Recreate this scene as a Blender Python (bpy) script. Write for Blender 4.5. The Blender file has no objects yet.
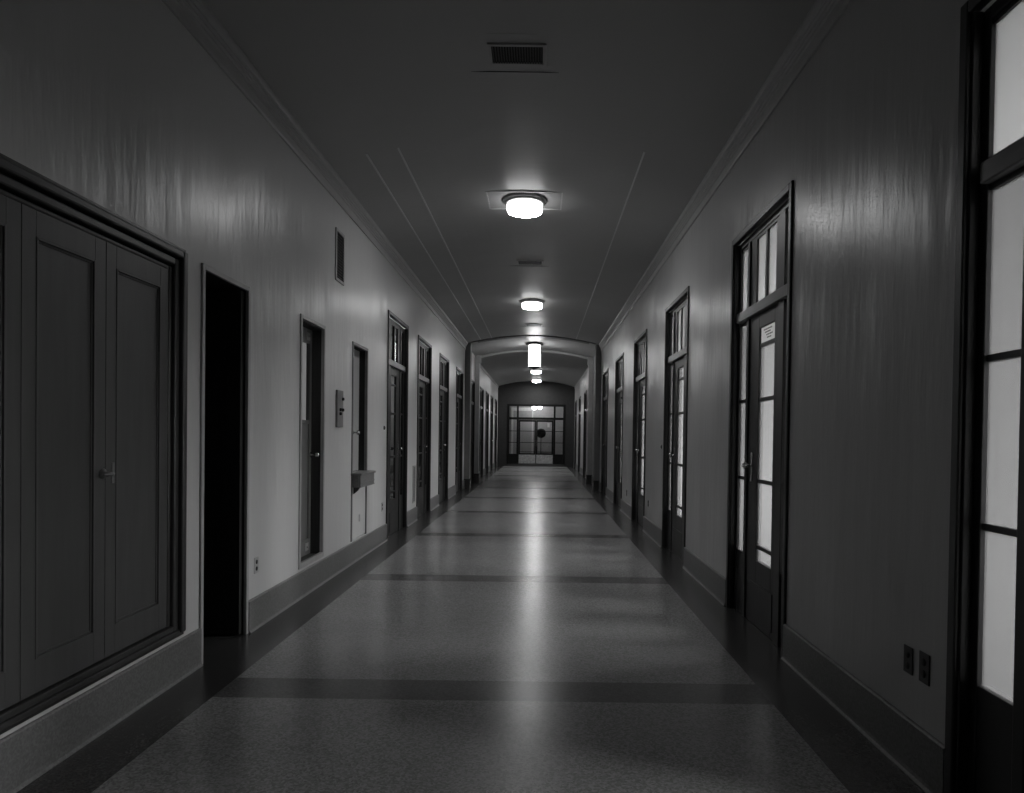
import bpy, bmesh, math, random
from mathutils import Matrix, Vector
random.seed(7)
PI = math.pi
SC = bpy.context.scene
COL = SC.collection

# ------------------------------------------------------------------ constants (metres)
XL, XR = -2.035, 1.585          # corridor wall faces
EYE = 1.40
Y0, YARCH, YARCH2, YEND = -3.2, 18.65, 21.40, 33.0
CX = (XL + XR) / 2
SKY = 31.0
SILL, HEAD = .9, 3.6

# ------------------------------------------------------------------ mesh builder
class MB:
    def __init__(s): s.bm = bmesh.new()
    def box(s, x0, x1, y0, y1, z0, z1, mi=0):
        x0, x1 = min(x0, x1), max(x0, x1); y0, y1 = min(y0, y1), max(y0, y1)
        v = [s.bm.verts.new(p) for p in ((x0,y0,z0),(x1,y0,z0),(x1,y1,z0),(x0,y1,z0),(x0,y0,z1),(x1,y0,z1),(x1,y1,z1),(x0,y1,z1))]
        for f in ((3,2,1,0),(4,5,6,7),(0,1,5,4),(1,2,6,5),(2,3,7,6),(3,0,4,7)):
            s.bm.faces.new([v[i] for i in f]).material_index = mi
        return s
    def prism(s, prof, axis, a, b, smooth=False):
        """extrude a closed 2D profile along an axis from a to b"""
        def P(u, w, t):
            return {'y': (u, t, w), 'x': (t, u, w), 'z': (u, w, t)}[axis]
        A = [s.bm.verts.new(P(u, w, a)) for u, w in prof]
        B = [s.bm.verts.new(P(u, w, b)) for u, w in prof]
        n = len(prof)
        for i in range(n):
            f = s.bm.faces.new((A[i], A[(i+1) % n], B[(i+1) % n], B[i])); f.smooth = smooth
        s.bm.faces.new(A[::-1]); s.bm.faces.new(B)
        return s
    def lathe(s, prof, c, axis='z', n=48, smooth=True):
        """prof: list of (radius, height) from one end to the other"""
        def P(r, h, t):
            u, w = r * math.cos(t), r * math.sin(t)
            return {'z': (c[0]+u, c[1]+w, c[2]+h), 'x': (c[0]+h, c[1]+u, c[2]+w), 'y': (c[0]+u, c[1]+h, c[2]+w)}[axis]
        rings = []
        for r, h in prof:
            if r < 1e-6: rings.append([s.bm.verts.new(P(0, h, 0))])
            else: rings.append([s.bm.verts.new(P(r, h, 2*PI*k/n)) for k in range(n)])
        for R1, R2 in zip(rings, rings[1:]):
            for k in range(n):
                k2 = (k+1) % n
                if len(R1) == 1 and len(R2) == 1: continue
                if len(R1) == 1: f = s.bm.faces.new((R1[0], R2[k2], R2[k]))
                elif len(R2) == 1: f = s.bm.faces.new((R1[k], R1[k2], R2[0]))
                else: f = s.bm.faces.new((R1[k], R1[k2], R2[k2], R2[k]))
                f.smooth = smooth
        return s
    def ball(s, c, r, n=20, m=12, bump=0.0):
        rr = random.Random(3)
        prof = [(r*math.sin(PI*i/m), -r*math.cos(PI*i/m)) for i in range(m+1)]
        k0 = len(s.bm.verts)
        s.lathe([(p if 0 < i < m else (0, p[1])) for i, p in enumerate(prof)], c, 'z', n)
        if bump:
            s.bm.verts.ensure_lookup_table()
            for v in list(s.bm.verts)[k0:]:
                d = (v.co - Vector(c)); v.co = Vector(c) + d*(1 + rr.uniform(-bump, bump))
        return s
    def build(s, name, mat, parent=None, bevel=0, seg=2, recalc=True):
        if recalc: bmesh.ops.recalc_face_normals(s.bm, faces=s.bm.faces[:])
        me = bpy.data.meshes.new(name); s.bm.to_mesh(me); s.bm.free()
        for m in (mat if isinstance(mat, (list, tuple)) else [mat]): me.materials.append(m)
        o = bpy.data.objects.new(name, me); COL.objects.link(o)
        if parent: o.parent = parent
        if bevel:
            b = o.modifiers.new('bevel', 'BEVEL'); b.width = bevel; b.segments = seg; b.limit_method = 'ANGLE'
        return o

def tag(o, label, cat, group=None, kind=None):
    o['label'] = label; o['category'] = cat
    if group: o['group'] = group
    if kind: o['kind'] = kind
    return o
def empty(name, loc=(0, 0, 0)):
    o = bpy.data.objects.new(name, None); COL.objects.link(o); o.location = loc
    o.empty_display_size = .1
    return o
def copy_tree(o, name=None, parent=None):
    c = o.copy(); COL.objects.link(c)
    if name: c.name = name
    if parent: c.parent = parent
    for ch in [x for x in bpy.data.objects if x.parent == o]: copy_tree(ch, None, c)
    return c

# ------------------------------------------------------------------ materials
def newmat(name):
    m = bpy.data.materials.new(name); m.use_nodes = True
    nt = m.node_tree; b = nt.nodes['Principled BSDF']
    return m, nt, b
def plain(name, v, rough=.5, metal=0, spec=.5, var=.12, scale=9, bump=0.0, stretch=(1, 1, 1)):
    m, nt, b = newmat(name)
    tc = nt.nodes.new('ShaderNodeTexCoord'); mp = nt.nodes.new('ShaderNodeMapping'); mp.inputs['Scale'].default_value = stretch
    no = nt.nodes.new('ShaderNodeTexNoise'); no.inputs['Scale'].default_value = scale; no.inputs['Detail'].default_value = 5
    nt.links.new(tc.outputs['Object'], mp.inputs[0]); nt.links.new(mp.outputs[0], no.inputs['Vector'])
    cr = nt.nodes.new('ShaderNodeValToRGB')
    cr.color_ramp.elements[0].position = .3; cr.color_ramp.elements[1].position = .7
    a, c = v*(1-var), v*(1+var)
    cr.color_ramp.elements[0].color = (a, a, a, 1); cr.color_ramp.elements[1].color = (c, c, c, 1)
    nt.links.new(no.outputs['Fac'], cr.inputs[0]); nt.links.new(cr.outputs[0], b.inputs['Base Color'])
    b.inputs['Roughness'].default_value = rough; b.inputs['Metallic'].default_value = metal
    b.inputs['Specular IOR Level'].default_value = spec
    if bump:
        bp = nt.nodes.new('ShaderNodeBump'); bp.inputs['Strength'].default_value = 1; bp.inputs['Distance'].default_value = bump
        nt.links.new(no.outputs['Fac'], bp.inputs['Height']); nt.links.new(bp.outputs[0], b.inputs['Normal'])
    return m
def plaster(name, v, rough, stretch, bump, spec=.5):
    """glossy painted plaster: brush marks drawn out along one axis + broad trowel waves"""
    m, nt, b = newmat(name)
    tc = nt.nodes.new('ShaderNodeTexCoord')
    def noise(sc, st, det=3):
        mp = nt.nodes.new('ShaderNodeMapping'); mp.inputs['Scale'].default_value = st
        no = nt.nodes.new('ShaderNodeTexNoise'); no.inputs['Scale'].default_value = sc; no.inputs['Detail'].default_value = det
        nt.links.new(tc.outputs['Object'], mp.inputs[0]); nt.links.new(mp.outputs[0], no.inputs['Vector'])
        return no
    n1 = noise(14, stretch); n2 = noise(2.2, (1, 1, .6), 0); n3 = noise(1.1, (1, 1, .5), 4)
    ma = nt.nodes.new('ShaderNodeMath'); ma.operation = 'MULTIPLY_ADD'; ma.inputs[1].default_value = .25
    nt.links.new(n1.outputs['Fac'], ma.inputs[0]); nt.links.new(n2.outputs['Fac'], ma.inputs[2])
    bp = nt.nodes.new('ShaderNodeBump'); bp.inputs['Distance'].default_value = bump; bp.inputs['Strength'].default_value = 1
    nt.links.new(ma.outputs[0], bp.inputs['Height']); nt.links.new(bp.outputs[0], b.inputs['Normal'])
    cr = nt.nodes.new('ShaderNodeValToRGB'); cr.color_ramp.elements[0].position = .3; cr.color_ramp.elements[1].position = .72
    a, c = v*.99, v*1.01
    cr.color_ramp.elements[0].color = (a, a, a, 1); cr.color_ramp.elements[1].color = (c, c, c, 1)
    nt.links.new(n3.outputs['Fac'], cr.inputs[0]); nt.links.new(cr.outputs[0], b.inputs['Base Color'])
    rr = nt.nodes.new('ShaderNodeMapRange'); rr.inputs['To Min'].default_value = rough; rr.inputs['To Max'].default_value = rough+.05
    nt.links.new(n2.outputs['Fac'], rr.inputs['Value']); nt.links.new(rr.outputs[0], b.inputs['Roughness'])
    b.inputs['Specular IOR Level'].default_value = spec
    return m
def terrazzo(name, v, con, rough=.3, spec=.5):
    m, nt, b = newmat(name)
    tc = nt.nodes.new('ShaderNodeTexCoord')
    vo = nt.nodes.new('ShaderNodeTexVoronoi'); vo.inputs['Scale'].default_value = 110
    no = nt.nodes.new('ShaderNodeTexNoise'); no.inputs['Scale'].default_value = 1.3; no.inputs['Detail'].default_value = 1.2
    nt.links.new(tc.outputs['Object'], vo.inputs['Vector']); mpp = nt.nodes.new('ShaderNodeMapping'); mpp.inputs['Scale'].default_value = (.3, .8, 1)
    nt.links.new(tc.outputs['Object'], mpp.inputs[0]); nt.links.new(mpp.outputs[0], no.inputs['Vector'])
    sp = nt.nodes.new('ShaderNodeSeparateColor'); nt.links.new(vo.outputs['Color'], sp.inputs[0])
    cr = nt.nodes.new('ShaderNodeValToRGB'); e = cr.color_ramp.elements
    e[0].position = 0; e[1].position = 1
    lo, hi = v*(1-con), v*(1+con)
    e[0].color = (lo, lo, lo, 1); e[1].color = (hi, hi, hi, 1)
    nt.links.new(sp.outputs[0], cr.inputs[0])
    mr = nt.nodes.new('ShaderNodeMapRange'); mr.inputs['To Min'].default_value = .8; mr.inputs['To Max'].default_value = 1.2
    nt.links.new(no.outputs['Fac'], mr.inputs['Value'])
    mx = nt.nodes.new('ShaderNodeMix'); mx.data_type = 'RGBA'; mx.blend_type = 'MULTIPLY'; mx.inputs['Factor'].default_value = 1
    nt.links.new(cr.outputs[0], mx.inputs['A']); nt.links.new(mr.outputs[0], mx.inputs['B'])
    nt.links.new(mx.outputs['Result'], b.inputs['Base Color'])
    b.inputs['Roughness'].default_value = rough
    b.inputs['Specular IOR Level'].default_value = spec
    return m
def glow(name, strength, base=.6, rough=.3, var=0.0):
    m, nt, b = newmat(name)
    b.inputs['Base Color'].default_value = (base, base, base, 1); b.inputs['Roughness'].default_value = rough
    b.inputs['Emission Color'].default_value = (1, 1, 1, 1); b.inputs['Emission Strength'].default_value = strength
    if var:
        tc = nt.nodes.new('ShaderNodeTexCoord'); no = nt.nodes.new('ShaderNodeTexNoise'); no.inputs['Scale'].default_value = 1.7
        mr = nt.nodes.new('ShaderNodeMapRange'); mr.inputs['To Min'].default_value = strength*(1-var); mr.inputs['To Max'].default_value = strength*(1+var)
        nt.links.new(tc.outputs['Object'], no.inputs['Vector']); nt.links.new(no.outputs['Fac'], mr.inputs['Value'])
        nt.links.new(mr.outputs[0], b.inputs['Emission Strength'])
    return m

M = {}
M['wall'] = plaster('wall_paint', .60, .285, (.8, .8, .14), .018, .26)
M['wallr'] = plaster('shaded_right_wall_paint', .44, .285, (.8, .8, .14), .021, .34)  # darker copy of the wall paint; this side's weaker light is in the colour
M['ceil'] = plaster('ceiling_paint', .44, .37, (.15, 1, 1), .008, .2)
M['cornice'] = plain('cornice_paint', .42, .45, var=.05)
M['base'] = terrazzo('terrazzo_base', .16, .2, .4)
M['floor'] = terrazzo('terrazzo_field', .26, .36, .25, .28)
M['band'] = terrazzo('terrazzo_border', .05, .35, .25)
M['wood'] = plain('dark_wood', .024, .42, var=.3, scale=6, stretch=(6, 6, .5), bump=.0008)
M['cup'] = plain('cupboard_paint', .075, .45, var=.10, scale=5, stretch=(4, 4, .5), bump=.0006)
M['cupcase'] = plain('cupboard_casing', .04, .4, var=.15)
M['frame'] = plain('dark_frame', .022, .38, var=.2)
M['trimbar'] = plain('varnished_bar', .11, .34, var=.15, scale=5, stretch=(5, 1, 5))
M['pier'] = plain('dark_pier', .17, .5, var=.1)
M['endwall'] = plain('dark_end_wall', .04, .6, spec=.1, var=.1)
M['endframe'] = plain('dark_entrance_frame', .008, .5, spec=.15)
M['strip'] = terrazzo('terrazzo_cross_strip', .11, .3, .26, .26)
M['metal'] = plain('pale_metal', .42, .35, 0, var=.06)
M['darkmetal'] = plain('dark_metal', .06, .4, .6, var=.1)
M['rim'] = plain('lamp_rim', .25, .4, .3, var=.1)
M['bronze'] = plain('bright_bronze', .55, .22, 1, var=.1)
M['handle'] = plain('dull_handle', .30, .35, 1, var=.1)
M['black'] = plain('black_gap', .006, .7, var=.1)
M['booth'] = plain('booth_panel', .19, .4, var=.1)
M['glass_dark'] = plain('dark_glass', .012, .04, var=.1, spec=1)
M['office'] = plain('office_paint', .11, .7, var=.04)
def obscured_glass(name, clear):
    m, nt, b = newmat(name); nt.nodes.remove(b); out = nt.nodes['Material Output']
    tr = nt.nodes.new('ShaderNodeBsdfTransparent'); tl = nt.nodes.new('ShaderNodeBsdfTranslucent'); tl.inputs[0].default_value = (.42, .42, .42, 1)
    gl = nt.nodes.new('ShaderNodeBsdfGlossy'); gl.inputs['Roughness'].default_value = .2
    mx = nt.nodes.new('ShaderNodeMixShader'); mx.inputs[0].default_value = 1-clear
    nt.links.new(tr.outputs[0], mx.inputs[1]); nt.links.new(tl.outputs[0], mx.inputs[2])
    m2 = nt.nodes.new('ShaderNodeMixShader'); m2.inputs[0].default_value = .03
    nt.links.new(mx.outputs[0], m2.inputs[1]); nt.links.new(gl.outputs[0], m2.inputs[2]); nt.links.new(m2.outputs[0], out.inputs[0])
    return m
M['glass_top'] = obscured_glass('obscured_transom_glass', .45)
M['glass_lit'] = obscured_glass('obscured_glass', .86)
M['glass_booth'] = glow('booth_glass_glow', .10, .4, .3, .3)  # faint glow stands in for the bright reflection in the booth window
M['glass_dim'] = glow('frosted_glass_dim', .07, .3, .25, .1)  # faint glow stands in for room light behind the far right doors
M['lamp'] = glow('opal_lamp_glass', 6.5, .8, .25)
M['lensfar'] = glow('opal_lamp_lens_far', 130, .8, .25)
M['globe'] = glow('opal_globe', 30, .8, .25)
M['lens'] = glow('opal_lamp_lens', 58, .8, .25)
M['pend'] = glow('opal_pendant_glass', 11, .8, .25)
def backlit_paper(name):
    m, nt, b = newmat(name); nt.nodes.remove(b); out = nt.nodes['Material Output']
    d = nt.nodes.new('ShaderNodeBsdfDiffuse'); t = nt.nodes.new('ShaderNodeBsdfTranslucent')
    for q in (d, t): q.inputs[0].default_value = (.8, .8, .8, 1)
    mx = nt.nodes.new('ShaderNodeMixShader'); mx.inputs[0].default_value = .5
    nt.links.new(d.outputs[0], mx.inputs[1]); nt.links.new(t.outputs[0], mx.inputs[2]); nt.links.new(mx.outputs[0], out.inputs[0])
    return m
M['paper'] = backlit_paper('thin_paper')
M['vest'] = plain('vestibule_paint', .38, .5, var=.08)
M['pale'] = plain('pale_paint', .7, .45, var=.05)
M['kick'] = plain('kick_plate', .4, .35, .3, var=.3, scale=12)
def clear_glass(name):
    m, nt, b = newmat(name)
    b.inputs['Base Color'].default_value = (.9, .9, .9, 1); b.inputs['Roughness'].default_value = .02
    b.inputs['IOR'].default_value = 1.1
    b.inputs['Transmission Weight'].default_value = 1
    return m
M['clear'] = clear_glass('clear_glass')

# ------------------------------------------------------------------ door positions (near edge y, width)
W = 1.40
RIGHT = [1.28, 4.46, 7.57, 10.57, 13.53, 16.60, 24.30, 27.80, 31.0]
LEFT = [9.25, 11.51, 13.97, 16.75, 20.0, 23.3, 25.75, 28.2, 30.9]
DOORTOP = 3.05
CUP = (1.51, 3.97); DW = (4.18, 4.87); BO = (5.90, 6.57); DU = (7.53, 8.19)

# ------------------------------------------------------------------ setting: floor
m = MB()
xa, xb = -1.72, 1.25
strips = [3.835 + 3.03*k for k in range(-2, 11)]
ys = [Y0-.2]
for s in strips: ys += [s-.15, s+.15]
ys += [YEND+5]
xs = [XL-.25, xa, xb, XR+.25]
for j in range(len(ys)-1):
    for i in range(3):
        mi = (0 if j % 2 == 0 else 2) if i == 1 else 1
        v = [m.bm.verts.new(p) for p in ((xs[i], ys[j], 0), (xs[i+1], ys[j], 0), (xs[i+1], ys[j+1], 0), (xs[i], ys[j+1], 0))]
        m.bm.faces.new(v).material_index = mi
bmesh.ops.remove_doubles(m.bm, verts=m.bm.verts[:], dist=1e-5)
r = bmesh.ops.extrude_face_region(m.bm, geom=m.bm.faces[:])
bmesh.ops.translate(m.bm, verts=[g for g in r['geom'] if isinstance(g, bmesh.types.BMVert)], vec=(0, 0, -.12))
fl = m.build('floor', [M['floor'], M['band'], M['strip']])
tag(fl, 'polished speckled terrazzo corridor floor with dark border and cross strips', 'floor', kind='structure')

# ------------------------------------------------------------------ setting: walls
def wall(name, X, side, openings, y0, y1, zt, label, th=.24, mat='wall'):
    m = MB(); xo = X + side*th
    cur = y0
    for (a, b, z0, z1) in sorted(openings):
        if a > cur: m.box(X, xo, cur, a, 0, zt)
        if z0 > 0: m.box(X, xo, a, b, 0, z0)
        m.box(X, xo, a, b, z1, zt); cur = b
    m.box(X, xo, cur, y1, 0, zt)
    o = m.build(name, M[mat])
    return tag(o, label, 'wall', kind='structure')
opR = [(n, n+W, 0, DOORTOP) for n in RIGHT]
opL = [(n, n+W, 0, DOORTOP) for n in LEFT] + [(DW[0], DW[1], 0, 2.41), (BO[0], BO[1], .25, 2.41), (DU[0], DU[1], .24, 2.40)]
tag(MB().box(XL-.24, XL, Y0, CUP[0]-.022, 0, 4.3).build('wall_left_near', M['wall']), 'left wall before the built-in cupboard', 'wall', kind='structure')
tag(MB().box(XL-.24, XL, CUP[0]-.022, CUP[1]+.022, 2.432, 4.3).build('wall_left_above_cupboard', M['wall']), 'left wall above the built-in cupboard', 'wall', kind='structure')
tag(MB().box(XL-.24, XL, CUP[0]-.022, CUP[1]+.022, 0, .245).build('wall_left_below_cupboard', M['wall']), 'low curb of wall under the built-in cupboard', 'wall', kind='structure')
m = MB()
m.box(XL-.24, XL+.006, CUP[0]-.022, CUP[0], .245, 2.432); m.box(XL-.24, XL+.006, CUP[1], CUP[1]+.022, .245, 2.432)
m.box(XL-.24, XL+.006, CUP[0], CUP[1], 2.41, 2.432); m.box(XL-.24, XL+.006, CUP[0], CUP[1], .245, .265)
tag(m.build('trim_11', M['frame']), 'dark reveal strip around the built-in cupboard', 'trim', kind='structure')
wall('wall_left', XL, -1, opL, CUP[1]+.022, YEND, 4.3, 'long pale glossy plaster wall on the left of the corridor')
wall('wall_right', XR, 1, opR, Y0, YEND, 4.3, 'long glossy plaster wall on the right of the corridor, shade painted into its grey', mat='wallr')
tag(MB().box(XL-.24, XR+.24, Y0-.24, Y0, 0, 4.3).build('wall_back', M['wall']), 'plaster wall closing the corridor behind the viewpoint', 'wall', kind='structure')

# daylit rooms behind the glazed doors of the right wall: each has an open window to the sky
RX = 4.6
cuts = [0.2] + [(RIGHT[i]+W+RIGHT[i+1])/2 for i in range(5)] + [19.0]
m = MB()
for y in cuts: m.box(XR+.24, RX, y-.05, y+.05, 0, 3.8)
for i in range(6):
    y0, y1 = cuts[i]+.05, cuts[i+1]-.05; w0, w1 = RIGHT[i]-.05, RIGHT[i]+W+.05
    m.box(RX, RX+.2, y0-.05, w0, 0, 3.8); m.box(RX, RX+.2, w1, y1+.05, 0, 3.8); m.box(RX, RX+.2, w0, w1, 0, SILL); m.box(RX, RX+.2, w0, w1, HEAD, 3.8)
    pl_ = bpy.data.lights.new('window_portal', 'AREA'); pl_.shape = 'RECTANGLE'; pl_.size = HEAD-SILL; pl_.size_y = w1-w0; pl_.cycles.is_portal = True
    po = bpy.data.objects.new('window_portal', pl_); COL.objects.link(po); po.location = (RX+.1, (w0+w1)/2, (SILL+HEAD)/2); po.rotation_euler = (0, PI/2, 0)
tag(m.build('wall_side_offices', M['office']), 'grey walls of the daylit rooms behind the right-hand glazed doors', 'wall', kind='structure')
tag(MB().box(XR+.24, RX+.2, .15, 19.05, 3.8, 3.95).build('ceiling_side_offices', M['office']), 'ceiling of the daylit rooms behind the right-hand glazed doors', 'ceiling', kind='structure')
tag(MB().box(XR+.25, RX+.2, .15, 19.05, -.12, 0).build('floor_side_offices', M['band']), 'dark floor of the daylit rooms behind the right-hand glazed doors', 'floor', kind='structure')

# ------------------------------------------------------------------ setting: vaulted ceilings
def arc(x0, x1, zs, zc, n=28):
    """points of a shallow segmental vault"""
    out = []
    for i in range(n+1):
        t = i/n; u = 2*t-1
        out.append((x0+(x1-x0)*t, zs+(zc-zs)*(1-abs(u)**2)))
    return out
def vault(name, mat, y0, y1, zs, zc, label, xi=.0):
    p = arc(XL-xi, XR+xi, zs, zc)
    prof = p + [(XR+.24, zs), (XR+.24, 4.45), (XL-.24, 4.45), (XL-.24, zs)] if xi == 0 else p + [(XR+xi, 4.45), (XL-xi, 4.45)]
    m = MB(); m.prism(prof, 'y', y0, y1)
    o = m.build(name, mat)
    for f in o.data.polygons: f.use_smooth = False
    return tag(o, label, 'ceiling', kind='structure')
vault('ceiling', M['ceil'], Y0, YARCH, 3.86, 4.10, 'long shallow vaulted grey ceiling over the near corridor')
vault('ceiling_arch_bay', M['ceil'], YARCH, YARCH2+.25, 3.84, 4.085, 'short bright vaulted ceiling bay between the two arches')
vault('ceiling_far', M['ceil'], YARCH2+.25, YEND, 3.76, 4.03, 'dim vaulted ceiling of the corridor beyond the arches')

# ------------------------------------------------------------------ setting: cornices
def cornice(name, X, s, y0, y1, label):
    pr = [(0, 3.68), (.014, 3.682), (.018, 3.70), (.018, 3.752), (.028, 3.758), (.028, 3.778), (.038, 3.784), (.038, 3.80),
          (.048, 3.806), (.048, 3.822), (.062, 3.83), (.068, 3.85), (.068, 3.90), (0, 3.90)]
    m = MB(); m.prism([(X - s*u, z) for u, z in pr], 'y', y0, y1)
    return tag(m.build(name, M['cornice']), label, 'cornice', kind='structure')
cornice('trim_1', XL, -1, Y0, YARCH, 'stepped cornice along the top of the near left wall')
cornice('trim_2', XR, 1, Y0, YARCH, 'stepped cornice along the top of the near right wall')
cornice('trim_3', XL, -1, YARCH2+.3, YEND, 'stepped cornice along the left wall beyond the arches')
cornice('trim_4', XR, 1, YARCH2+.3, YEND, 'stepped cornice along the right wall beyond the arches')

# ------------------------------------------------------------------ setting: baseboards with coved foot
def baseboard(name, X, s, gaps, y0, y1, label):
    pr = [(0, .225), (.012, .225), (.018, .218), (.018, .03), (.021, .014), (.030, .004), (.030, 0), (0, 0)]
    m = MB(); cur = y0
    for a, b in sorted(gaps) + [(y1, y1)]:
        if a > cur + .01: m.prism([(X - s*u, z) for u, z in pr], 'y', cur, a)
        cur = b
    return tag(m.build(name, M['base']), label, 'baseboard', kind='structure')
baseboard('baseboard_left', XL, -1, [(n, n+W) for n in LEFT] + [DW] + [(YARCH, YARCH+.34), (YARCH2, YARCH2+.25)], Y0, YEND, 'grey terrazzo baseboard running along the left wall')
baseboard('baseboard_right', XR, 1, [(n, n+W) for n in RIGHT] + [(YARCH, YARCH+.34), (YARCH2, YARCH2+.25)], Y0, YEND, 'terrazzo baseboard running along the right wall')

# ------------------------------------------------------------------ setting: the two arches on piers
def arch(name, y0, y1, mat, drop, label, capital):
    root = empty(name, (CX, y0, 0)); tag(root, label, 'arch', kind='structure')
    root_off = lambda o: setattr(o, 'location', (-CX, -y0, 0))
    p = .145
    for X, s in ((XL, 1), (XR, -1)):
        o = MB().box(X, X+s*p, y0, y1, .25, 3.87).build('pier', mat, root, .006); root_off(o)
        o = MB().box(X, X+s*(p+.018), y0-.018, y1+.018, 0, .25).build('pier_base', M['band'], root, .006); root_off(o)
        if capital:
            o = MB().box(X, X+s*(p+.03), y0-.02, y1+.02, 3.62, 3.87).build('pier_capital', M['cornice'], root, .008); root_off(o)
    lo = arc(XL+p, XR-p, 3.90-drop, 4.095-drop); hi = arc(XL+p, XR-p, 4.0, 4.25)
    m = MB(); m.prism(lo + hi[::-1], 'y', y0, y1)
    o = m.build('arch_band', mat, root); root_off(o)
arch('trim_5', YARCH, YARCH+.34, M['pier'], .02, 'dark-faced near arch on two piers halfway down the corridor', False)
arch('trim_6', YARCH2, YARCH2+.25, M['cornice'], .005, 'pale second arch on piers just behind the hanging lantern', True)

# thin joint strips along the ceiling
def zc(x, zs=3.86, zcr=4.10):
    u = 2*(x-XL)/(XR-XL)-1
    return zs+(zcr-zs)*(1-abs(u)**2)
for k, (x, nm) in enumerate(((-1.33, 'inner pale joint strip along the left side of the near ceiling'), (-1.62, 'outer pale joint strip along the left side of the near ceiling'), (.91, 'pale joint strip along the right side of the near ceiling'))):
    z = zc(x); o = MB().box(x-.008, x+.008, 6.4, YARCH, z-.008, z+.01).build('trim_%d' % (7+k), M['pale'])
    tag(o, nm, 'ceiling strip', kind='structure')

# ------------------------------------------------------------------ glazed doors with transom and sidelights
def glazed_door(name, side, leafglass, handle_mat):
    """built about its near bottom corner on the wall face; y runs away from the camera, u runs into the wall"""
    root = empty(name)
    def B(mb, u0, u1, y0, y1, z0, z1): mb.box(side*u0, side*u1, y0, y1, z0, z1); return mb
    H = DOORTOP
    f = lambda d: W - d                       # positions measured from the far edge
    m = MB()                                  # moulded casing
    for a, b in ((0, .05), (W-.05, W)):
        B(m, -.016, .03, a, b, 0, H)
    B(m, -.016, .03, .05, W-.05, H-.05, H)
    m.build('casing', M['frame'], root, .006)
    m = MB()                                  # lining and stops
    for a, b in ((.05, .10), (W-.10, W-.05)):
        B(m, .04, .20, a, b, 0, H-.05)
    B(m, .04, .20, .10, W-.10, H-.10, H-.05)
    for a, b in ((.05, .062), (W-.062, W-.05)):
        B(m, .0, .04, a, b, 0, H-.05)
    m.build('frame', M['frame'], root, .004)
    B(MB(), .01, .10, .10, W-.10, 2.345, 2.425).build('transom_bar', M['trimbar'], root, .006)
    for a in (.31, 1.04):                     # two posts
        B(B(MB(), .032, .11, f(a+(.06 if a < 1 else .12)), f(a), 0, 2.345), .032, .11, f(a+(.06 if a < 1 else .12)), f(a), 2.425, H-.10).build('mullion', M['frame'], root, .005)
    # transom sash and lights
    m = MB()
    for a, b in ((.37, .505), (.715, .755), (.955, 1.04)): B(m, .045, .085, f(b), f(a), 2.425, H-.10)
    for z0, z1 in ((2.425, 2.445), (H-.12, H-.10)): B(m, .05, .08, .10, f(1.16), z0, z1); B(m, .05, .08, f(.31), f(.10), z0, z1); B(m, .046, .084, f(1.04), f(.37), z0, z1)
    m.build('transom_sash', M['frame'], root)
    m = MB()
    for a, b in ((.10, .31), (.505, .715), (.755, .955), (1.16, 1.30)): B(m, .06, .068, f(b), f(a), 2.445, H-.12)
    m.build('transom_glass', M['glass_top'] if side > 0 else leafglass, root)
    # sidelights: solid lower panel, bars, glass
    for a, b in ((.10, .31), (1.16, 1.30)):
        sl = MB()
        B(sl, .045, .09, f(b), f(a), 0, .50)
        B(sl, .05, .085, f(b), f(a), 2.325, 2.345)
        for z in (1.71, 1.09): B(sl, .05, .08, f(b), f(a), z-.013, z+.013)
        o = sl.build('sidelight', M['frame'], root, .003)
        B(MB(), .06, .068, f(b)+.001, f(a)-.001, .50, 2.325).build('sidelight_glass', leafglass, o)
    # leaf
    y0, y1 = f(1.04), f(.37); g0, g1 = f(.945), f(.60)
    L = MB()
    B(L, .045, .088, y0, g0, .001, 2.345); B(L, .045, .088, g1, y1, .001, 2.345)
    B(L, .045, .088, g0, g1, .001, .49); B(L, .045, .088, g0, g1, 2.235, 2.345)
    for z in (2.105, 1.70, 1.09, .595): B(L, .05, .082, g0, g1, z-.014, z+.014)
    leaf = L.build('door_leaf', M['wood'], root, .003)
    B(MB(), .06, .068, g0, g1, .49, 2.235).build('glass', leafglass, leaf)
    kp = B(MB(), .040, .0455, y0+.05, y1-.05, .05, .32).build('kick_plate', M['wood'], leaf)
    h = MB()
    yk = y1 - .10
    h.box(side*.040, side*.046, yk-.025, yk+.025, 1.08, 1.30)
    h.lathe([(0, -.030), (.018, -.028), (.027, -.012), (.022, .004), (.010, .014), (.010, .045)] if side > 0 else
            [(.010, -.045), (.010, -.014), (.022, -.004), (.027, .012), (.018, .028), (0, .030)], (side*.002, yk, 1.20), 'x', 20)
    h.build('handle', handle_mat, leaf)
    return root

KR, KL = glazed_door('door_right', 1, M['glass_lit'], M['bronze']), glazed_door('door_left', -1, M['glass_dark'], M['bronze'])
def swap(o, old, new):
    for ch in [x for x in bpy.data.objects if x.parent == o]:
        if ch.data and ch.data.materials and ch.data.materials[0] == old:
            ch.data = ch.data.copy(); ch.data.materials[0] = new
        swap(ch, old, new)
LAB_R = ['bright frosted-glass door cut off by the right edge of the photo', 'dark-framed glazed door with a paper notice in its top pane',
         'glazed door with one bright strip of glass, second to the right of the near arch end of three tall right doors',
         'dim glazed door on the right wall, third door counting back from the photo edge save the cut-off one',
         'narrow dark glazed door on the right wall, next but one before the arch pier',
         'slim dark glazed door on the right wall immediately before the near arch pier',
         'dark sliver of a door on the right just beyond the second arch pier', 'dark sliver of a door midway along the right wall beyond the arches',
         'farthest dark door on the right wall near the end entrance']
LAB_R[2] = 'glazed door with one bright narrow glass strip, right wall, between the notice door and the dim doors'
LAB_R[3] = 'dim glazed door on the right wall just beyond the door with the bright narrow strip'
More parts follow.
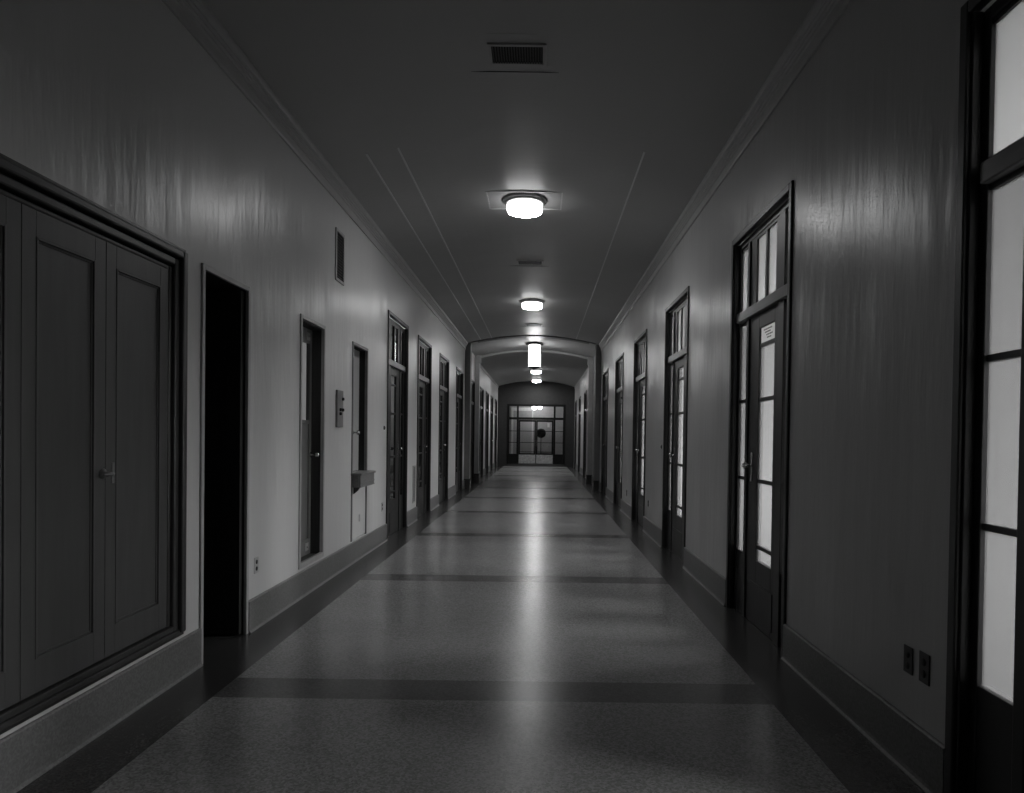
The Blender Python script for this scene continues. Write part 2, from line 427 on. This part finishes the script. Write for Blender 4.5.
LAB_L = ['largest dark-glass door on the left wall, directly after the shelf door', 'dark-glass door on the left wall just beyond the low upright wall grille',
         'dark-glass door on the left wall, second one short of the arch pier', 'narrow dark-glass door on the left wall immediately before the near arch pier',
         'dark sliver of a door on the left between the two arch piers', 'first dark door on the left wall beyond the second arch pier',
         'second dark door on the left wall beyond the second arch pier', 'third dark door on the left wall beyond the second arch pier',
         'last dark door on the left wall before the end entrance']
dn = 0
for i, n in enumerate(RIGHT):
    dn += 1
    o = KR if i == 0 else copy_tree(KR)
    o.name = 'door_%d' % dn; o.location = (XR, n, 0)
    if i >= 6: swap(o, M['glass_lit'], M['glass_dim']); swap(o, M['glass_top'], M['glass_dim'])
    tag(o, LAB_R[i], 'door', 'glazed doors along the right wall', 'structure')
for i, n in enumerate(LEFT):
    dn += 1
    o = KL if i == 0 else copy_tree(KL)
    o.name = 'door_%d' % dn; o.location = (XL, n, 0)
    tag(o, LAB_L[i], 'door', 'glazed doors along the left wall', 'structure')

# ------------------------------------------------------------------ paper notice in the top pane of the second right door
f0 = RIGHT[1] + W - .60
nt = MB().box(XR+.0585, XR+.0592, f0-.338, f0-.006, 2.121, 2.233).build('paper_notice', M['paper'])
tag(nt, 'small white paper notice in the top pane of a right-hand door', 'notice')
m = MB()
for k, (w0, w1) in enumerate(((.03, .15), (.05, .13), (.02, .11), (.04, .10))):
    z = 2.206 - k*.021
    yy = f0-.29+w0*1.5
    while yy < f0-.29+w1*1.5:
        d = random.uniform(.008, .018); m.box(XR+.0575, XR+.0584, yy, yy+d, z, z+.010); yy += d+.006
m.build('writing', M['darkmetal'], nt)

# ------------------------------------------------------------------ built-in cupboard
cup = tag(empty('built_in_cupboard', (XL, CUP[0], .26)), 'large dark panelled built-in cupboard at the left edge of the photo', 'cupboard')
def cb(mb, name, mat, parent, bevel=0):
    o = mb.build(name, mat, parent, bevel)
    if parent == cup: o.location = (-XL, -CUP[0], -.26)
    return o
yc0, yc1 = CUP
m = MB()
for d, u, t in ((0, .034, .05), (.05, .012, .05), (.10, -.006, .03)):   # stepped moulding
    m.box(XL+u, XL-.06, yc1-d-t, yc1-d, .27, 2.41-d); m.box(XL+u, XL-.06, yc0+d, yc0+d+t, .27, 2.41-d)
    m.box(XL+u, XL-.06, yc0+d+t, yc1-d-t, 2.41-d-t*.84, 2.41-d)
cb(m, 'casing', M['cupcase'], cup, .009)
m = MB(); m.box(XL+.022, XL-.08, yc0, yc1, .265, .290); m.box(XL+.010, XL-.08, yc0, yc1, .290, .320)
cb(m, 'sill', M['cupcase'], cup, .005)
m = MB(); m.box(XL-.60, XL-.075, yc0+.02, yc1-.02, .28, 2.39)
cb(m, 'body', M['cup'], cup)
edges = [1.64, 2.19, 2.755, 3.29, 3.84]
for k in range(4):
    a, b = edges[k]+.002, edges[k+1]-.002
    z0, z1 = .326, 2.305; x0, x1 = XL-.010, XL-.05
    m = MB(); st = .078
    m.box(x0, x1, a, a+st, z0, z1); m.box(x0, x1, b-st, b, z0, z1)
    m.box(x0, x1, a+st, b-st, z0, z0+.14); m.box(x0, x1, a+st, b-st, z1-.125, z1)
    d = cb(m, 'cupboard_door', M['cup'], cup, .002)
    p0, p1, q0, q1 = a+st, b-st, z0+.14, z1-.125
    m = MB(); m.box(x0-.010, x1, p0, p1, q0, q1); m.build('panel', M['cup'], d)
    m = MB(); t = .014
    for i0, i1, xt in ((0, .010, .003), (.010, .020, -.005)):
        m.box(x0-.010, x0+xt, p0+i0, p0+i1, q0+i0, q1-i0); m.box(x0-.010, x0+xt, p1-i1, p1-i0, q0+i0, q1-i0)
        m.box(x0-.010, x0+xt, p0+i1, p1-i1, q0+i0, q0+i1); m.box(x0-.010, x0+xt, p0+i1, p1-i1, q1-i1, q1-i0)
    m.build('panel_moulding', M['cup'], d, .002)
    if k in (2,):
        h = MB(); yk = b-.02
        h.lathe([(.026, 0), (.026, .005), (.011, .008), (.010, .05), (0, .052)], (x0, yk, 1.20), 'x', 18)
        h.lathe([(0, -.062), (.007, -.06), (.009, 0), (.008, .012), (0, .014)], (x0+.045, yk, 1.20), 'y', 12)
        h.build('handle', M['handle'], d)
    if k == 3:
        h = MB(); yk = a+.055
        h.box(x0, x0+.004, yk-.010, yk+.010, 1.15, 1.25); h.build('strike_plate', M['handle'], d, .002)

# ------------------------------------------------------------------ open dark doorway on the left
dn += 1
dw = tag(empty('door_%d' % dn, (XL, DW[0], 0)), 'black open doorway in a thin metal frame beside the cupboard', 'doorway', kind='structure')
def lp(mb, name, mat, root, bevel=0):
    o = mb.build(name, mat, root, bevel); o.location = tuple(-c for c in root.location); return o
y0, y1 = DW
m = MB(); t = .035
for a, b in ((y0, y0+t), (y1-t, y1)): m.box(XL+.014, XL-.01, a, b, 0, 2.41)
m.box(XL+.014, XL-.01, y0+t, y1-t, 2.41-t, 2.41)
lp(m, 'metal_frame', M['metal'], dw, .004)
m = MB()
for a, b in ((y0, y0+t-.004), (y1-t+.004, y1)): m.box(XL-.01, XL-.26, a, b, 0, 2.41)
m.box(XL-.01, XL-.26, y0+t-.004, y1-t+.004, 2.41-t+.004, 2.41)
lp(m, 'lining', M['frame'], dw)
lf = lp(MB().box(XL-.02, XL-.80, y1-t-.045, y1-t-.003, .012, 2.37), 'door_leaf', M['wood'], dw, .003)
h = MB(); h.lathe([(.010, -.06), (.024, -.05), (.026, -.035), (.010, -.02), (.010, 0)], (XL-.74, y1-t-.045, 1.05), 'y', 16)
h.build('handle', M['darkmetal'], lf)
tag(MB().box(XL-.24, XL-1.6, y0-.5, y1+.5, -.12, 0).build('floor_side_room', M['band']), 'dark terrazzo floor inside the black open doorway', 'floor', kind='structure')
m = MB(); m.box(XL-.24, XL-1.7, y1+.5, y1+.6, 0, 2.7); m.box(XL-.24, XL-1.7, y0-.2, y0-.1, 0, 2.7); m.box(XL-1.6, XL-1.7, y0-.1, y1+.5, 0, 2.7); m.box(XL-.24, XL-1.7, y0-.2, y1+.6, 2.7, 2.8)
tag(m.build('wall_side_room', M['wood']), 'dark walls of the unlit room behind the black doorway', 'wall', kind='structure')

# ------------------------------------------------------------------ narrow window door on the left (booth)
dn += 1
bo = tag(empty('door_%d' % dn, (XL, BO[0], .25)), 'narrow recessed left door with a slim window, raised above the baseboard', 'door', kind='structure')
y0, y1 = BO; t = .035; zb, zt = .25, 2.41
m = MB()
for a, b in ((y0, y0+t), (y1-t, y1)): m.box(XL+.012, XL-.02, a, b, zb, zt)
m.box(XL+.012, XL-.02, y0+t, y1-t, zt-t, zt); m.box(XL+.012, XL-.02, y0+t, y1-t, zb, zb+.045)
lp(m, 'casing', M['metal'], bo, .004)
m = MB()
for a, b in ((y0, y0+t-.005), (y1-t+.005, y1)): m.box(XL-.02, XL-.2, a, b, zb, zt)
m.box(XL-.02, XL-.2, y0+t-.005, y1-t+.005, zt-t-.01, zt); m.box(XL-.02, XL-.2, y0+t, y1-t, zb, zb+.03)
lp(m, 'jamb', M['wood'], bo)  # dark colour carries the shade of the recess
d = .105; a, b = y0+t, y1-t; g0, g1 = a+.09, b-.06
m = MB()
m.box(XL-d, XL-d-.04, a, g0, .285, 2.36); m.box(XL-d, XL-d-.04, g1, b, .285, 2.36)
m.box(XL-d, XL-d-.04, g0, g1, 2.225, 2.36); m.box(XL-d, XL-d-.04, g0, g1, 1.49, 1.525); m.box(XL-d, XL-d-.04, g0, g1, .285, .43)
m.box(XL-d-.012, XL-d-.03, g0, g1, .43, 1.49)
lf = lp(m, 'door_leaf', M['booth'], bo, .003)
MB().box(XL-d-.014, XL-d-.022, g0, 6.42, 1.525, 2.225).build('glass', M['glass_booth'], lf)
MB().box(XL-d-.002, XL-d-.03, 6.42, g1, 1.525, 2.225).build('dark_reflection', M['frame'], lf)  # dark strip painted as the dim half of the pane's reflection
for z in (2.29, .36):
    h = MB(); h.box(XL-d+.005, XL-d, b-.16, b-.07, z-.035, z+.035); h.lathe([(.009, 0), (.009, .012), (0, .013)], (XL-d+.005, b-.115, z), 'x', 12)
    h.build('bolt_plate', M['metal'], lf)
h = MB(); h.lathe([(.024, 0), (.024, .006), (.010, .010), (.010, .045), (.022, .05), (.026, .065), (.018, .08), (0, .084)], (XL-d, b-.03, 1.205), 'x', 18)
h.build('knob', M['bronze'], lf)

# ------------------------------------------------------------------ dutch door with shelf on the left
dn += 1
du = tag(empty('door_%d' % dn, (XL, DU[0], .24)), 'narrow left service door with a small shelf projecting at its middle', 'door', kind='structure')
y0, y1 = DU; t = .032; zb, zt = .24, 2.40
m = MB()
for a, b in ((y0, y0+t), (y1-t, y1)): m.box(XL+.012, XL-.02, a, b, zb, zt)
m.box(XL+.012, XL-.02, y0+t, y1-t, zt-t, zt)
lp(m, 'casing', M['booth'], du, .004)
m = MB()
for a, b in ((y0, y0+t-.004), (y1-t+.004, y1)): m.box(XL-.02, XL-.2, a, b, zb, zt)
m.box(XL-.02, XL-.2, y0+t, y1-t, zt-t+.004, zt)
lp(m, 'jamb', M['black'], du)  # reveal shade put into the jamb as black colour
lf = lp(MB().box(XL-.085, XL-.125, y0+t, y1-t, .985, 2.365), 'upper_leaf', M['metal'], du, .003)
h = MB(); h.lathe([(.026, 0), (.026, .006), (.010, .010), (.010, .045), (.024, .05), (.028, .065), (.018, .08), (0, .084)], (XL-.085, y1-.30, 1.42), 'x', 18)
h.build('knob', M['bronze'], lf)
lf = lp(MB().box(XL+.002, XL-.12, y0+t+.008, y1-t-.008, .25, .93), 'lower_leaf', M['wall'], du, .003)
MB().box(XL+.002, XL+.010, 7.86, 7.90, .42, .50).build('latch', M['metal'], lf, .002)
m = MB(); m.box(XL+.115, XL-.084, y0-.01, y1-.01, .955, .980); sh = lp(m, 'shelf', M['base'], du, .006)
m = MB()
m.box(XL+.100, XL+.080, y0+.01, y1-.03, .825, .955)
m.box(XL+.106, XL+.100, y0+.01, y1-.03, .868, .880); m.box(XL+.106, XL+.100, y0+.01, y1-.03, .825, .837)
m.box(XL+.080, XL+.013, y0+.01, y0+.03, .825, .955); m.box(XL+.080, XL+.013, y1-.05, y1-.03, .825, .955)
m.build('apron', M['base'], sh, .003)
m = MB(); m.prism([(XL+.013, .825), (XL+.08, .825), (XL+.06, .79), (XL+.013, .75)], 'y', y0+.05, y0+.09); m.build('bracket', M['frame'], sh)

# ------------------------------------------------------------------ wall fittings
def outlet(name, X, s, y, z, label, mat, hole=True, w=.07, hh=.115, group=None, cat='outlet'):
    root = tag(empty(name, (X, y, z)), label, cat, group or 'outlet plates along the corridor walls')
    m = MB(); m.box(0, -s*.006, -w/2, w/2, -hh/2, hh/2); m.build('cover_plate', mat, root, .002)
    if hole:
        for dz in (.024, -.024):
            m = MB(); m.lathe([(.016, -.0005), (.016, .002), (0, .002)] if s < 0 else [(0, -.002), (.016, -.002), (.016, .0005)], (-s*.006, 0, dz), 'x', 16)
            m.build('socket', M['black'], root)
    return root
outlet('outlet', XL, -1, 5.02, .45, 'small outlet plate low on the left wall between black doorway and window door', M['metal'])
outlet('outlet', XL, -1, 9.02, .47, 'small outlet plate low on the left wall between shelf door and first dark-glass door', M['metal'])
outlet('outlet', XR, 1, 2.975, .47, 'left one of two dark outlet plates low on the near right wall', M['darkmetal'], group=None)
outlet('outlet', XR, 1, 2.85, .475, 'right one of two dark outlet plates, nearest the cut-off bright door', M['darkmetal'], w=.075, hh=.125)
outlet('outlet', XR, 1, 10.2, .45, 'tiny outlet low on the right wall beside the bright narrow glass strip door', M['darkmetal'], w=.06, hh=.09)
outlet('outlet', XR, 1, 12.75, .40, 'tiny dark outlet low on the right wall between two dim glazed doors', M['darkmetal'])
bp = tag(empty('wall_button', (XL, 9.09, 1.49)), 'tiny round dark button on the left wall beside the first dark-glass door', 'button', 'round wall buttons')
m = MB(); m.lathe([(.028, 0), (.028, .004), (.02, .009)], (0, 0, 0), 'x', 20); m.build('rose', M['darkmetal'], bp)
m = MB(); m.lathe([(.012, .009), (.012, .016), (0, .018)], (0, 0, 0), 'x', 16); m.build('push', M['bronze'], bp)
bp = tag(empty('wall_button', (XR, 9.15, 1.29)), 'tiny round dark button on the right wall beside the bright narrow glass strip door', 'button', 'round wall buttons')
m = MB(); m.lathe([(.02, -.009), (.028, -.004), (.028, 0)], (0, 0, 0), 'x', 20); m.build('rose', M['darkmetal'], bp)
m = MB(); m.lathe([(0, -.018), (.012, -.016), (.012, -.009)], (0, 0, 0), 'x', 16); m.build('push', M['bronze'], bp)

sp = tag(empty('switch_plate', (XL, 7.035, 1.655)), 'tall switch plate with dark buttons on the left wall beside the shelf door', 'switch')
m = MB(); m.box(0, .022, -.10, .10, -.185, .185); m.build('cover_plate', M['booth'], sp, .004)
for yy, zz in ((.065, .10), (.065, -.01), (-.02, -.01), (-.02, -.05)):
    m = MB(); m.lathe([(.016, 0), (.016, .012), (.012, .018), (0, .019)], (.022, yy, zz), 'x', 16); m.build('button', M['black'], sp)

wv = tag(empty('wall_vent', (XL, 7.02, 3.17)), 'upright louvred vent grille high on the left wall', 'vent')
m = MB(); a, c, t = .145, .255, .028
m.box(0, .014, -a, -a+t, -c, c); m.box(0, .014, a-t, a, -c, c); m.box(0, .014, -a+t, a-t, -c, -c+t); m.box(0, .014, -a+t, a-t, c-t, c)
m.build('frame', M['metal'], wv, .003)
MB().box(.001, .003, -a+t, a-t, -c+t, c-t).build('backing', M['black'], wv)
for k in range(16):
    z = -c+t+.012+k*.0285
    m = MB(); m.prism([(.003, z+.012), (.013, z), (.013, z+.004), (.003, z+.016)], 'y', -a+t, a-t); m.build('slat', M['darkmetal'], wv)

hg = tag(empty('wall_grille', (XL, 11.27, .31)), 'low upright wall grille between the first two dark-glass doors on the left', 'grille')
m = MB(); m.box(0, .012, -.11, -.09, 0, .60); m.box(0, .012, .09, .11, 0, .60); m.box(0, .012, -.09, .09, 0, .02); m.box(0, .012, -.09, .09, .58, .60); m.build('frame', M['metal'], hg, .002)
MB().box(0, .003, -.09, .09, .02, .58).build('backing', M['base'], hg)
for k in range(14):
    z = .035+k*.039; MB().box(.003, .009, -.09, .09, z, z+.014).build('slat', M['booth'], hg)

# ------------------------------------------------------------------ ceiling vents
def ceiling_vent(y, zs, zcr, label, group):
    xc = -.20; z = zc(xc, zs, zcr)
    root = tag(empty('ceiling_vent', (xc, y, z)), label, 'vent', group)
    m = MB(); m.box(-.40, .40, -.24, .24, -.003, .004); m.build('access_panel', M['ceil'], root)
    m = MB(); a, b, t = .205, .135, .025
    m.box(-a, -a+t, -b, b, -.017, -.003); m.box(a-t, a, -b, b, -.017, -.003); m.box(-a+t, a-t, -b, -b+t, -.017, -.003); m.box(-a+t, a-t, b-t, b, -.017, -.003)
    m.build('frame', M['metal'], root, .003)
    MB().box(-a+t, a-t, -b+t, b-t, -.005, -.003).build('backing', M['black'], root)
    for k in range(19):
        x = -a+t+.009+k*.0188
        MB().box(x-.003, x+.003, -b+t, b-t, -.015, -.005).build('slat', M['darkmetal'], root)
    MB().box(-.40, .40, .24, .246, -.008, .002).build('recess_shade', M['frame'], root)  # dark strip stands in for the shaded far side of a recessed panel
ceiling_vent(4.97, 3.86, 4.10, 'nearest black slatted ceiling vent, closest to the top edge', 'ceiling vents')
ceiling_vent(10.85, 3.86, 4.10, 'black slatted ceiling vent between the first two drum lights', 'ceiling vents')
ceiling_vent(16.9, 3.86, 4.10, 'small dark ceiling vent just before the near arch', 'ceiling vents')

# ------------------------------------------------------------------ drum ceiling lights
def drum_light(x, y, z, label, lens='lens'):
    root = tag(empty('ceiling_light', (x, y, z)), label, 'ceiling light', 'round drum ceiling lights')
    m = MB(); m.lathe([(0, .0), (.225, .0), (.240, -.006), (.254, -.012), (.256, -.022), (.244, -.030), (.230, -.034), (.226, -.048), (.208, -.054), (0, -.054)], (0, 0, 0), 'z', 56)
    m.build('metal_rim', M['rim'], root)
    m = MB(); m.lathe([(0, -.054), (.200, -.054), (.204, -.066), (.204, -.118), (.200, -.136), (.188, -.146)], (0, 0, 0), 'z', 56)
    m.build('glass_shade', M['lamp'], root)
    m = MB(); m.lathe([(.188, -.146), (.170, -.149), (.10, -.151), (0, -.151)], (0, 0, 0), 'z', 56)
    m.build('bottom_lens', M[lens], root)
    m = MB(); m.lathe([(0, -.151), (.012, -.151), (.012, -.158), (0, -.162)], (0, 0, 0), 'z', 16); m.build('finial', M['darkmetal'], root)
    return root
drum_light(-.215, 8.02, zc(-.2), 'nearest and largest round opal drum light on the ceiling')
drum_light(-.205, 13.95, zc(-.2), 'round drum light in front of the near arch')
drum_light(-.21, 27.4, zc(-.2, 3.76, 4.03), 'drum light right below the lantern in view, first beyond the arches', 'lensfar')
drum_light(-.215, 31.9, zc(-.2, 3.76, 4.03), 'farthest lowest-looking drum light, closest to the end entrance', 'lensfar')
pn = MB(); z = zc(-.2)
for q in ((-.64, .21, 7.72, 7.735), (-.64, .21, 8.305, 8.32), (-.64, -.625, 7.735, 8.305), (.195, .21, 7.735, 8.305)): pn.box(*q, z-.016, z+.01)
pn = pn.build('trim_10', M['pale']); tag(pn, 'faint square outline strip in the ceiling around the nearest drum light', 'ceiling trim', kind='structure')

# ------------------------------------------------------------------ lantern between the arches
zl = zc(-.205, 3.84, 4.085)
pl = tag(empty('pendant_lamp', (-.205, 20.05, zl)), 'tall bright ribbed cylindrical lantern hanging between the two arches', 'lantern')
m = MB(); m.lathe([(0, 0), (.10, 0), (.11, -.015), (.24, -.03), (.255, -.04), (.255, -.06), (.20, -.07), (0, -.07)], (0, 0, 0), 'z', 40); m.build('cap', M['darkmetal'], pl)
m = MB()
prof = []
NL = 12
for k in range(NL*6):
    t = 2*PI*k/(NL*6); rr = .166 + .010*abs(math.sin(NL*t/2)); prof.append((rr*math.cos(t), rr*math.sin(t)))
m.prism(prof, 'z', -.70, -.07, True); m.build('glass_shade', M['pend'], pl)
for k in range(6):
    t = 2*PI*(k+.5)/6
    m = MB(); m.lathe([(0, -.71), (.007, -.71), (.007, -.05), (0, -.05)], (.185*math.cos(t), .185*math.sin(t), 0), 'z', 8); m.build('rib', M['darkmetal'], pl)
m = MB(); m.lathe([(0, -.69), (.19, -.69), (.195, -.705), (.17, -.72), (.08, -.73), (.03, -.75), (0, -.755)], (0, 0, 0), 'z', 40); m.build('bottom_ring', M['darkmetal'], pl)

# ------------------------------------------------------------------ end wall and entrance
ex0, ex1, ez = -1.53, 1.10, 2.88
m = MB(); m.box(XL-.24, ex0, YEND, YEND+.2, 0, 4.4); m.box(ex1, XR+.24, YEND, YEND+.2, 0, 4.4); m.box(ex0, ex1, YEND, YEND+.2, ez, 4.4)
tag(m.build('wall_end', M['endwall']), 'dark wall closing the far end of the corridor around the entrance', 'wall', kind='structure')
dn += 1
en = tag(empty('door_%d' % dn, (-.215, YEND, 0)), 'glazed double entrance door with sidelights at the far end of the corridor', 'door', kind='structure')
yd = YEND+.02
lp(MB().box(ex0, ex1, yd-.05, yd+.3, 0, .11), 'threshold', M['band'], en, .004)
m = MB(); m.box(ex0-.06, ex0+.05, yd-.04, yd+.10, .11, ez+.05); m.box(ex1-.05, ex1+.06, yd-.04, yd+.10, .11, ez+.05); m.box(ex0+.05, ex1-.05, yd-.04, yd+.10, ez-.05, ez+.05)
m.box(ex0+.05, ex1-.05, yd-.02, yd+.08, 2.20, 2.31)
m.box(-1.135, -1.045, yd-.02, yd+.08, .11, 2.20); m.box(.60, .69, yd-.02, yd+.08, .11, 2.20)
m.box(-1.135, -1.045, yd-.02, yd+.08, 2.31, ez-.05); m.box(.60, .69, yd-.02, yd+.08, 2.31, ez-.05)
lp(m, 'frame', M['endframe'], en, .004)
m = MB(); m.box(ex0+.05, -1.135, yd+.03, yd+.036, 2.31, ez-.05); m.box(-1.045, .60, yd+.03, yd+.036, 2.31, ez-.05); m.box(.69, ex1-.05, yd+.03, yd+.036, 2.31, ez-.05)
lp(m, 'transom_glass', M['clear'], en)
for a, b in ((ex0+.05, -1.135), (.69, ex1-.05)):
    m = MB(); m.box(a, b, yd, yd+.06, .11, .58)
    for z in (1.66, 1.12): m.box(a, b, yd+.01, yd+.05, z-.014, z+.014)
    s_ = lp(m, 'sidelight', M['endframe'], en)
    MB().box(a, b, yd+.03, yd+.036, .58, 2.20).build('sidelight_glass', M['clear'], s_)
for a, b, hx in ((-1.042, -.222, -.27), (-.218, .597, -.17)):
    m = MB(); z0, z1 = .125, 2.19; t = .075
    m.box(a, a+t, yd, yd+.05, z0, z1); m.box(b-t, b, yd, yd+.05, z0, z1); m.box(a+t, b-t, yd, yd+.05, z1-.09, z1); m.box(a+t, b-t, yd, yd+.05, z0, .62)
    for z in (1.66, 1.12, .68): m.box(a+t, b-t, yd+.01, yd+.04, z-.014, z+.014)
    d = lp(m, 'door_leaf', M['endframe'], en, .002)
    MB().box(a+t, b-t, yd+.02, yd+.026, .62, 2.10).build('glass', M['clear'], d)
    MB().box(a+.02, b-.02, yd-.006, yd, .14, .55).build('kick_plate', M['kick'], d, .002)
    MB().box(hx-.01, hx+.01, yd-.05, yd-.03, .95, 1.25).build('handle', M['bronze'], d, .004)

# ------------------------------------------------------------------ vestibule beyond the entrance
V1 = YEND+3.6
m = MB(); m.box(XL-.24, XR+.24, V1, V1+.2, 0, 3.3); tag(m.build('wall_vestibule', M['vest']), 'grey back wall of the vestibule seen through the entrance glass', 'wall', kind='structure')
m = MB(); m.box(XL-.24, XL, YEND+.2, V1, 0, 3.3); m.box(XR, XR+.24, YEND+.2, V1, 0, 3.3); tag(m.build('wall_vestibule_sides', M['vest']), 'side walls of the vestibule seen through the entrance glass', 'wall', kind='structure')
tag(MB().box(XL-.24, XR+.24, YEND+.2, V1+.2, 3.3, 3.4).build('ceiling_vestibule', M['vest']), 'low ceiling of the vestibule beyond the entrance', 'ceiling', kind='structure')
k = (V1)/(YEND+.2)
def vx(x): return x*k
def vz(z): return 1.4+(z-1.4)*k
dn += 1
vd = tag(empty('door_%d' % dn, (vx(-.7), V1, 0)), 'pale panelled door with light casing in the vestibule behind the entrance', 'door', kind='structure')
m = MB(); m.box(vx(-1.40), vx(-1.30), V1-.05, V1, 0, vz(2.77)); m.box(vx(-.42), vx(-.36), V1-.04, V1, 0, vz(2.62)); m.box(vx(-1.30), vx(-.36), V1-.05, V1, vz(2.62), vz(2.77))
lp(m, 'casing', M['pale'], vd, .006)
m = MB(); a, b = vx(-.98), vx(-.42)
m.box(a, b, V1-.04, V1, .01, vz(2.12)); m.box(a+.10, b-.10, V1-.055, V1-.04, .9, vz(1.9)); m.box(a+.18, b-.18, V1-.065, V1-.055, vz(1.38), vz(1.58))
lp(m, 'door_leaf', M['cornice'], vd, .006)
vl = tag(empty('vestibule_light', (-.20, 35.7, 3.3)), 'glowing twin-globe light seen through the entrance transom', 'ceiling light')
MB().lathe([(0, 0), (.09, 0), (.07, -.03), (.02, -.04), (.02, -.30), (0, -.30)], (0, 0, 0), 'z', 24).build('stem', M['darkmetal'], vl)
MB().box(-.16, .16, -.012, .012, -.32, -.29).build('arm', M['darkmetal'], vl)
for x in (-.15, .14): MB().ball((x, 0, -.42 if x < 0 else -.39), .115).build('globe', M['globe'], vl)
st = tag(empty('floor_stand', (.02, 35.4, 0)), 'dark round-headed stand behind the right leaf of the entrance', 'stand')
MB().lathe([(0, 0), (.17, 0), (.17, .02), (.05, .05), (.025, .10), (.022, 1.35), (0, 1.35)], (0, 0, 0), 'z', 24).build('pole', M['frame'], st)
MB().lathe([(0, -.05), (.20, -.05), (.24, -.02), (.24, .02), (.20, .05), (0, .05)], (0, 0, 1.58), 'y', 32).build('round_head', M['frame'], st)
for x, z, lab in ((.37, 1.95, 'small white notice on the vestibule wall, upper left of a pair'), (.57, 1.85, 'small white notice on the vestibule wall, lower right of a pair')):
    w = tag(MB().box(vx(x)-.06, vx(x)+.06, V1-.008, V1-.001, vz(z)-.11, vz(z)+.11).build('wall_notice', M['pale']), lab, 'notice', 'notices beyond the entrance')

# ------------------------------------------------------------------ world, camera, view
wd = bpy.data.worlds.new('World'); SC.world = wd; wd.use_nodes = True
nt = wd.node_tree; bg = nt.nodes['Background']       # overcast sky above a dark ground, seen only through the window
tc = nt.nodes.new('ShaderNodeTexCoord'); sx = nt.nodes.new('ShaderNodeSeparateXYZ'); gr = nt.nodes.new('ShaderNodeMath'); gr.operation = 'GREATER_THAN'; gr.inputs[1].default_value = 0
nt.links.new(tc.outputs['Generated'], sx.inputs[0]); nt.links.new(sx.outputs['Z'], gr.inputs[0])
mrg = nt.nodes.new('ShaderNodeMapRange'); mrg.inputs['To Min'].default_value = .3; mrg.inputs['To Max'].default_value = SKY
nt.links.new(gr.outputs[0], mrg.inputs['Value']); nt.links.new(mrg.outputs[0], bg.inputs['Strength'])
bg.inputs['Color'].default_value = (1, 1, 1, 1)
fpx = 700.0; roll = math.radians(.76); pitch = math.radians(.8)
cx = 540.5; cy = 436.8 + fpx*math.tan(pitch)
F = Vector((0, math.cos(pitch), -math.sin(pitch))); R0 = Vector((1, 0, 0)); U0 = R0.cross(F)
R = R0*math.cos(roll) + U0*math.sin(roll); U = R.cross(F)
cam = bpy.data.cameras.new('camera'); co = bpy.data.objects.new('camera', cam); COL.objects.link(co)
mw = Matrix.Identity(4)
for i in range(3): mw[i][0], mw[i][1], mw[i][2] = R[i], U[i], -F[i]
mw[0][3], mw[1][3], mw[2][3] = 0, 0, EYE
co.matrix_world = mw
cam.sensor_fit = 'HORIZONTAL'; cam.sensor_width = 36; cam.lens = fpx/1024*36
cam.shift_x = (512-cx)/1024; cam.shift_y = (cy-396.5)/1024; cam.clip_start = .05; cam.clip_end = 200
SC.camera = co
SC.view_settings.view_transform = 'Standard'; SC.view_settings.look = 'None'
SC.view_settings.gamma = 1; SC.view_settings.use_curve_mapping = False
SC.view_settings.exposure = 0
